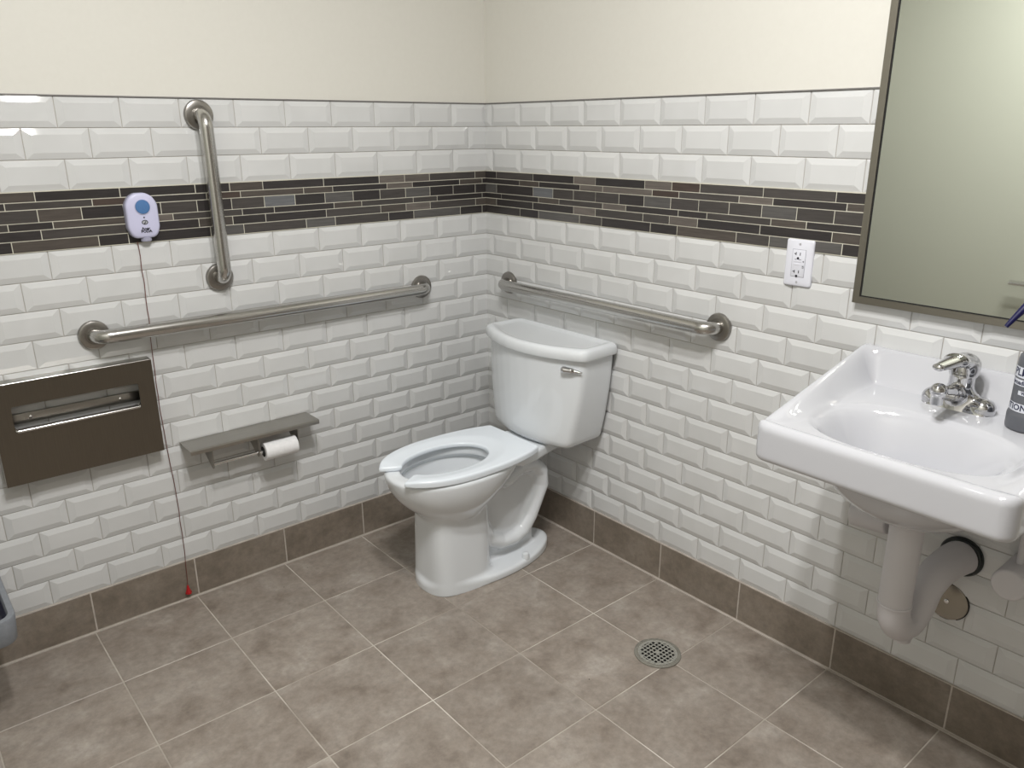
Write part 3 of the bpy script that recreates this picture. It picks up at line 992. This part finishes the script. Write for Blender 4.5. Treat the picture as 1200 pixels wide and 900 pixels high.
box('mounting_bar', (-W2 + 0.002, W2 - 0.002, -0.016, -0.0066, 0.016, 0.044), M['shelf_steel'], sd, bev=0.002)
box('slot_floor', (-W2 + 0.002, W2 - 0.002, -D2 + 0.002, -0.0066, -0.004, 0.0), M['slot_dark'], sd)
for x in (-0.112, 0.112):
    link('screw', lathe_mesh([(0.0045, 0), (0.004, 0.002), (0.002, 0.0032), (0, 0.0035)], 16, 'screw'), M['edge_steel'], sd, (x, -0.016, 0.031), (PI / 2, 0, 0))

# ================================================================ PAPER HOLDER
ph = thing('paper_holder', 'steel double toilet paper holder with a shelf on the left wall', 'paper holder', (-0.995, 0, 0.526))
shelf = [(-0.0066, 0.0), (-0.100, 0.0), (-0.1025, -0.0015), (-0.1035, -0.004), (-0.1035, -0.014), (-0.102, -0.014), (-0.102, -0.004), (-0.0995, -0.0020), (-0.0066, -0.0020)]
link('shelf', prism_mesh(shelf, -0.207, 0.207, 'x', 'shelf'), M['shelf_steel'], ph)
br = [(-0.0066, -0.0022), (-0.090, -0.0022), (-0.090, -0.076), (-0.080, -0.083), (-0.068, -0.078), (-0.0066, -0.036)]
for x in (-0.140, 0.004, 0.136):
    link('bracket', prism_mesh(br, x - 0.0012, x + 0.0012, 'x', 'bracket'), M['shelf_steel'], ph)
box('back_plate', (-0.138, 0.134, -0.0085, -0.0066, -0.046, -0.0022), M['dark_steel'], ph)
link('spindle', tube_mesh([(-0.1385, -0.079, -0.068), (-0.075, -0.079, -0.068)], 0.0055, 16, 'spindle'), M['chrome'], ph)
link('spindle', tube_mesh([(-0.075, -0.079, -0.068), (0.0025, -0.079, -0.068)], 0.0048, 16, 'spindle'), M['chrome'], ph)
link('spindle', tube_mesh([(0.0055, -0.079, -0.070), (0.1345, -0.079, -0.070)], 0.0055, 16, 'spindle'), M['chrome'], ph)
roll = thing('toilet_paper', 'small white toilet paper roll on the right half of the steel holder', 'toilet paper', (-0.9205, -0.079, 0.456), (0, PI / 2, 0))
rp = []
for r, z in ((0.0170, -0.054), (0.0285, -0.054), (0.0295, -0.053), (0.0298, -0.02), (0.0296, 0.02), (0.0295, 0.053), (0.0285, 0.054), (0.0170, 0.054)):
    rp.append((r, z))
link('paper', lathe_mesh(rp, 48, 'paper'), M['paper'], roll)
core_p = [(0.0062, -0.0545), (0.0168, -0.0545), (0.0168, 0.0545), (0.0062, 0.0545)]
link('core', lathe_mesh(core_p, 32, 'core'), M['black'], roll)

# ================================================================ WALL CALL UNIT AND CORD
ch = thing('call_unit', 'white plastic call unit with a blue button on the dark tile strip', 'call button', (-1.2175, -0.0064, 1.2045))
def chime_poly(w, h, c):
    pts = [(-w * 0.74, -h), (w * 0.74, -h), (w, -h * 0.55), (w, h * 0.52), (w * 0.72, h * 0.84), (w * 0.34, h), (-w * 0.34, h), (-w * 0.72, h * 0.84), (-w, h * 0.52), (-w, -h * 0.55)]
    return fillet_poly(pts, [c, c, c * 1.6, c * 1.6, c * 1.2, c * 1.2, c * 1.2, c * 1.2, c * 1.6, c * 1.6], 6)
def ring_y(w, h, c, y, n=96):
    return [(p[0], y, p[1]) for p in resample_loop(chime_poly(w, h, c), n)]
link('case_back', loft_mesh([ring_y(0.0425, 0.0605, 0.02, -0.0), ring_y(0.0425, 0.0605, 0.02, -0.013), ring_y(0.0415, 0.0595, 0.02, -0.0145)], 'case_back'), M['chime_side'], ch)
link('case_front', loft_mesh([ring_y(0.0415, 0.0600, 0.02, -0.0146), ring_y(0.0415, 0.0600, 0.02, -0.019), ring_y(0.0400, 0.0585, 0.02, -0.0225), ring_y(0.036, 0.0545, 0.019, -0.0245),
                              ring_y(0.022, 0.036, 0.012, -0.0250)], 'case_front', angle=50), M['chime'], ch)
link('blue_button', lathe_mesh(dome_profile(0.0188, 0.0040, 0.0015), 48, 'blue_button'), M['blue'], ch, (0.001, -0.0245, 0.0240), (PI / 2, 0, 0))
ringp = [(0.0190, 0), (0.0190, 0.0022), (0.0205, 0.0022), (0.0212, 0.0)]
link('button_ring', lathe_mesh([(0.0188, 0), (0.0192, 0.0024), (0.0204, 0.0024), (0.0214, 0.0)], 48, 'button_ring'), M['chime'], ch, (0.001, -0.0245, 0.0240), (PI / 2, 0, 0))
link('indicator_light', lathe_mesh(dome_profile(0.0022, 0.0012, 0.0006), 16, 'indicator_light'), M['print'], ch, (0.0015, -0.0246, -0.0045), (PI / 2, 0, 0))
ell = lambda a, b, n=32: [(a * math.cos(2 * PI * i / n), b * math.sin(2 * PI * i / n)) for i in range(n)]
link('emblem_disc', curve_mesh([ell(0.0072, 0.0052)], 0.0002, 'emblem_disc'), mat('emblem_grey', (0.42, 0.43, 0.46), 0.4), ch, (0.0018, -0.0251, -0.0175), (PI / 2, 0, 0))
link('emblem_ring', curve_mesh([ell(0.0083, 0.0063), ell(0.0064, 0.0045)], 0.0004, 'emblem_ring'), M['print'], ch, (0.0018, -0.0252, -0.0175), (PI / 2, 0, 0))
link('emblem_slash', curve_mesh([[(-0.0035, -0.0048), (-0.0004, -0.0048), (0.0043, 0.0040), (0.0030, 0.0040)]], 0.0004, 'emblem_slash'), M['print'], ch, (0.0018, -0.0253, -0.0175), (PI / 2, 0, 0))
link('lettering', text_mesh('Aner', 0.0108, 'lettering', offset=0.0004), M['print'], ch, (0.0022, -0.0252, -0.0345), (PI / 2, 0, 0))
link('lettering', text_mesh('PODA', 0.0102, 'lettering', offset=0.0005), M['print'], ch, (0.0030, -0.0252, -0.0420), (PI / 2, 0, 0))
link('cord_outlet', lathe_mesh([(0.014, 0), (0.014, 0.010), (0.011, 0.0125), (0, 0.0125)], 32, 'cord_outlet'), M['chime_side'], ch, (0.003, -0.0102, -0.0585), (PI, 0, 0))
for p in ((0.026, 0.026), (0.0265, 0.020), (0.033, 0.020)):
    link('speaker_hole', lathe_mesh(dome_profile(0.0007, 0.0006, 0.0003), 10, 'speaker_hole'), M['grey_print'], ch, (p[0], -0.0228, p[1]), (PI / 2, 0, 0))

pc = thing('pull_cord', 'thin red brown pull cord with a red end hanging on the left wall', 'pull cord', (-1.2410, -0.0105, 1.140))
cp = []
rr = random.Random(3)
for i in range(30):
    t = i / 29
    z = -0.006 - t * 1.087
    cp.append((0.0045 * math.sin(9 * t + 1) + rr.gauss(0, 0.0009) - 0.0 + 0.004 * t, -0.0015 - 0.001 * math.sin(14 * t), z))
link('cord', tube_mesh(catmull(cp, 4), 0.0011, 8, 'cord'), M['cord'], pc)
link('cord_end', lathe_mesh([(0.0, 0.0), (0.010, 0.001), (0.0105, 0.004), (0.0078, 0.010), (0.0048, 0.0175), (0.0035, 0.026), (0.002, 0.030), (0, 0.0305)], 6, 'cord_end'), M['red'], pc, (cp[-1][0], cp[-1][1] - 0.001, cp[-1][2] - 0.028))

# ================================================================ OUTLET
ou = thing('power_outlet', 'white double power outlet on the right wall left of the mirror', 'outlet', (-0.0063, -1.2935, 1.099), (0, 0, -PI / 2))
R = []
for y, ins in ((0.0, 0.0), (-0.0035, 0.0), (-0.0055, 0.0012), (-0.0065, 0.0035)):
    R.append([(p[0], y, p[1]) for p in resample_loop(round_rect(0.0755 - 2 * ins, 0.1185 - 2 * ins, 0.004, 4), 80)])
link('wall_plate', loft_mesh(R, 'wall_plate', angle=50), M['plate'], ou)
link('face_gap', curve_mesh([round_rect(0.0375, 0.0700, 0.0012, 3), round_rect(0.0357, 0.0682, 0.0012, 3)], 0.0002, 'face_gap'), mat('gap_grey', (0.30, 0.30, 0.34), 0.6), ou, (0, -0.0066, 0), (PI / 2, 0, 0))
box('outlet_face', (-0.0178, 0.0178, -0.0076, -0.0060, -0.0340, 0.0340), M['plate'], ou, bev=0.0005)
for s in (1, -1):
    zc = 0.0205 * s + (0.003 if s > 0 else -0.001)
    for nm, pts in (('slot', [(-0.0080, -0.0038), (-0.0060, -0.0038), (-0.0060, 0.0038), (-0.0080, 0.0038), (-0.0080, 0.0010), (-0.0118, 0.0010), (-0.0118, -0.0010), (-0.0080, -0.0010)]),
                    ('slot', [(0.0035, -0.0038), (0.0056, -0.0038), (0.0056, 0.0038), (0.0035, 0.0038)]),
                    ('ground_hole', [(0.0032 * math.cos(2 * PI * i / 20) - 0.0008, 0.0032 * math.sin(2 * PI * i / 20) - 0.0112) for i in range(20)])):
        link(nm, curve_mesh([pts], 0.0002, nm), M['print'], ou, (-0.001, -0.0077, zc), (PI / 2, 0, 0))
for z in (0.0050, -0.0028):
    box('test_button', (-0.0125, 0.0075, -0.0084, -0.0074, z - 0.0026, z + 0.0026), M['plate'], ou, bev=0.0004)
link('lettering', text_mesh('TEST', 0.0030, 'lettering'), M['grey_print'], ou, (-0.0078, -0.0079, 0.0091), (PI / 2, 0, 0))
link('lettering', text_mesh('RESET', 0.0030, 'lettering'), M['grey_print'], ou, (0.0040, -0.0079, 0.0091), (PI / 2, 0, 0))
for z, s in ((0.0052, 'A'), (-0.0085, 'LIS')):
    link('lettering', text_mesh(s, 0.0062, 'lettering', offset=0.0001), M['print'], ou, (0.0140, -0.0078, z), (PI / 2, -PI / 2, 0))
for z in (0.0480, -0.0480):
    link('screw', lathe_mesh([(0.0030, 0), (0.0028, 0.0008), (0, 0.0012)], 16, 'screw'), mat('screw_grey', (0.55, 0.55, 0.58), 0.35, 0.5), ou, (0, -0.0064, z), (PI / 2, 0, 0))

# ================================================================ MIRROR
mi = thing('wall_mirror', 'steel framed mirror above the sink on the right wall', 'mirror', (-0.0063, -1.452, 1.026), (0, 0, -PI / 2))
MW, MH, FW, FD = 0.455, 0.92, 0.0165, 0.020
def rail(pts, name='frame_rail'):
    return link(name, prism_mesh(pts, -FD, 0.0, 'y', name), M['mirror_frame'], mi)
rail([(0, 0), (FW, FW), (FW, MH - FW), (0, MH)])
rail([(MW, 0), (MW, MH), (MW - FW, MH - FW), (MW - FW, FW)])
rail([(0, 0), (MW, 0), (MW - FW, FW), (FW, FW)])
rail([(0, MH), (FW, MH - FW), (MW - FW, MH - FW), (MW, MH)])
link('frame_gap', curve_mesh([[(FW, FW), (MW - FW, FW), (MW - FW, MH - FW), (FW, MH - FW)], [(FW + 0.0025, FW + 0.0025), (MW - FW - 0.0025, FW + 0.0025), (MW - FW - 0.0025, MH - FW - 0.0025), (FW + 0.0025, MH - FW - 0.0025)]], 0.0004, 'frame_gap'),
     M['black'], mi, (0, -FD + 0.0035, 0), (PI / 2, 0, 0))
box('mirror_glass', (FW + 0.0005, MW - FW - 0.0005, -FD + 0.0045, -0.002, FW + 0.0005, MH - FW - 0.0005), M['mirror'], mi)

# ================================================================ SOAP BOTTLE
so = thing('soap_bottle', 'grey pump bottle with white label bands on the sink beside the faucet', 'bottle', (-0.112, -1.889, 0.8500))
link('bottle_body', lathe_mesh([(0.0, 0.0), (0.036, 0.0), (0.0395, 0.002), (0.0405, 0.006), (0.0405, 0.030), (0.0398, 0.034), (0.0378, 0.037), (0.0378, 0.128), (0.0375, 0.142), (0.0355, 0.150),
                               (0.030, 0.157), (0.020, 0.162), (0.0145, 0.164), (0.0145, 0.180), (0, 0.180)], 56, 'bottle_body'), M['bottle'], so)
def band(z0, z1, name='label_band', r=0.0381, m='label_white', a0=0, a1=2 * PI, parent=None):
    bm = bmesh.new()
    n = 64
    A = [a0 + (a1 - a0) * k / n for k in range(n + 1)]
    lo = [bm.verts.new((r * math.cos(a), r * math.sin(a), z0)) for a in A]
    hi = [bm.verts.new((r * math.cos(a), r * math.sin(a), z1)) for a in A]
    for k in range(n):
        bm.faces.new((lo[k], lo[k + 1], hi[k + 1], hi[k]))
    return link(name, finish(bm, name, True), M[m], so)
band(0.1085, 0.1295)
band(0.0925, 0.1050)
band(0.0400, 0.0570)
band(0.0745, 0.0830, a0=math.radians(150), a1=math.radians(235))
def wrap_text(body, size, zc, ac, r=0.0384, offs=0.0003):
    me = text_mesh(body, size, 'lettering', 0.0001, align='LEFT', offset=offs)
    for v in me.vertices:
        a = ac + v.co.x / r
        rr_ = r + v.co.z
        v.co = Vector((rr_ * math.cos(a), rr_ * math.sin(a), zc + v.co.y))
    return link('lettering', me, M['navy_print'], so)
A0 = math.radians(118)
wrap_text('PLMAN', 0.0215, 0.119, A0)
wrap_text('broadly clean', 0.0120, 0.0987, A0 + 0.02)
wrap_text('WITH', 0.0085, 0.0787, math.radians(160))
wrap_text('ITION CO', 0.0175, 0.0485, A0 - 0.06)
link('pump_collar', lathe_mesh([(0.0165, 0.165), (0.0172, 0.167), (0.0172, 0.182), (0.011, 0.187), (0.006, 0.188), (0.0048, 0.262), (0, 0.262)], 32, 'pump_collar'), M['navy'], so)
spd = Vector((-0.72, 0.69, 0)).normalized()
sp_pts = [Vector((0, 0, z)) + spd * d for d, z in ((-0.014, 0.268), (0.012, 0.271), (0.030, 0.266), (0.045, 0.253), (0.062, 0.232), (0.079, 0.209))]
pth = catmull(sp_pts, 6)
link('pump_spout', tube_mesh(pth, [0.0150 - 0.0110 * (i / (len(pth) - 1)) for i in range(len(pth))], 20, 'pump_spout'), M['navy'], so)

# ================================================================ WALL TRAY
bn = thing('waste_tray', 'open grey plastic waste tray low on the left wall', 'tray', (-1.85, -0.1745, 0.0))
def bin_ring(hx, hy, r, z, n=80):
    return [(p[0], p[1], z) for p in resample_loop(round_rect(2 * hx, 2 * hy, r, 6), n)]
link('tray_body', loft_mesh([bin_ring(0.100, 0.130, 0.028, 0.242), bin_ring(0.123, 0.160, 0.034, 0.244), bin_ring(0.125, 0.162, 0.036, 0.247), bin_ring(0.130, 0.165, 0.038, 0.307), bin_ring(0.128, 0.163, 0.037, 0.312),
                           bin_ring(0.116, 0.151, 0.030, 0.312), bin_ring(0.113, 0.148, 0.028, 0.307), bin_ring(0.105, 0.140, 0.024, 0.256)], 'tray_body'), M['bin'], bn)
link('tray_liner', loft_mesh([bin_ring(0.1120, 0.147, 0.028, 0.302), bin_ring(0.1045, 0.1395, 0.024, 0.2575)], 'tray_liner', cap0=False), M['bin_in'], bn)

# ================================================================ FLOOR DRAIN
fd = thing('floor_drain', 'round metal floor drain with square holes', 'floor drain', (-0.3170, -1.1635, 0.0006))
link('drain_frame', lathe_mesh([(0.0555, 0.0008), (0.0555, 0.003), (0.0625, 0.0032), (0.0660, 0.0022), (0.0665, 0.0002)], 64, 'drain_frame'), M['drain_ring'], fd)
link('drain_shade_disc', lathe_mesh([(0.0553, 0.0003), (0.0553, 0.0009), (0, 0.0009)], 48, 'drain_shade_disc'), M['black'], fd)  # flat black disc on the tile, painted shade for the hollow below the grate
bm = bmesh.new()
RG, pitch, bw = 0.0545, 0.0121, 0.0021
for k in range(-4, 6):
    c = (k - 0.5) * pitch
    if abs(c) > RG - 0.003:
        continue
    e = math.sqrt(RG * RG - c * c)
    bm_box(bm, -e, e, c - bw, c + bw, 0.0012, 0.0030)
    bm_box(bm, c - bw, c + bw, -e, e, 0.0012, 0.0031)
bm_box(bm, -0.0065, 0.0065, -0.0065, 0.0065, 0.0012, 0.0032)
link('grate', finish(bm, 'grate'), M['drain'], fd)
link('grate_rim', lathe_mesh([(0.0475, 0.0012), (0.0475, 0.0032), (0.0553, 0.0034), (0.0553, 0.0012)], 64, 'grate_rim'), M['drain'], fd)

# ================================================================ finer pieces hang on the part that carries them
def under(part_name, *names):
    for p in [o for o in bpy.data.objects if o.name.split('.')[0] == part_name]:
        for o in list(p.parent.children):
            if o.name.split('.')[0] in names:
                o.parent = p
under('outlet_face', 'slot', 'ground_hole', 'test_button', 'lettering', 'face_gap')
under('wall_plate', 'screw')
under('case_front', 'blue_button', 'button_ring', 'indicator_light', 'emblem_disc', 'emblem_ring', 'emblem_slash', 'lettering', 'speaker_hole')
under('case_back', 'cord_outlet')
under('tank', 'flush_lever')
under('bowl', 'bolt_cap')
under('faucet_body', 'aerator', 'cartridge')
under('handle', 'indicator_dot')
under('mounting_bar', 'screw')
under('bottle_body', 'label_band', 'lettering')
under('cover_disc', 'screw')
under('housing', 'lens')
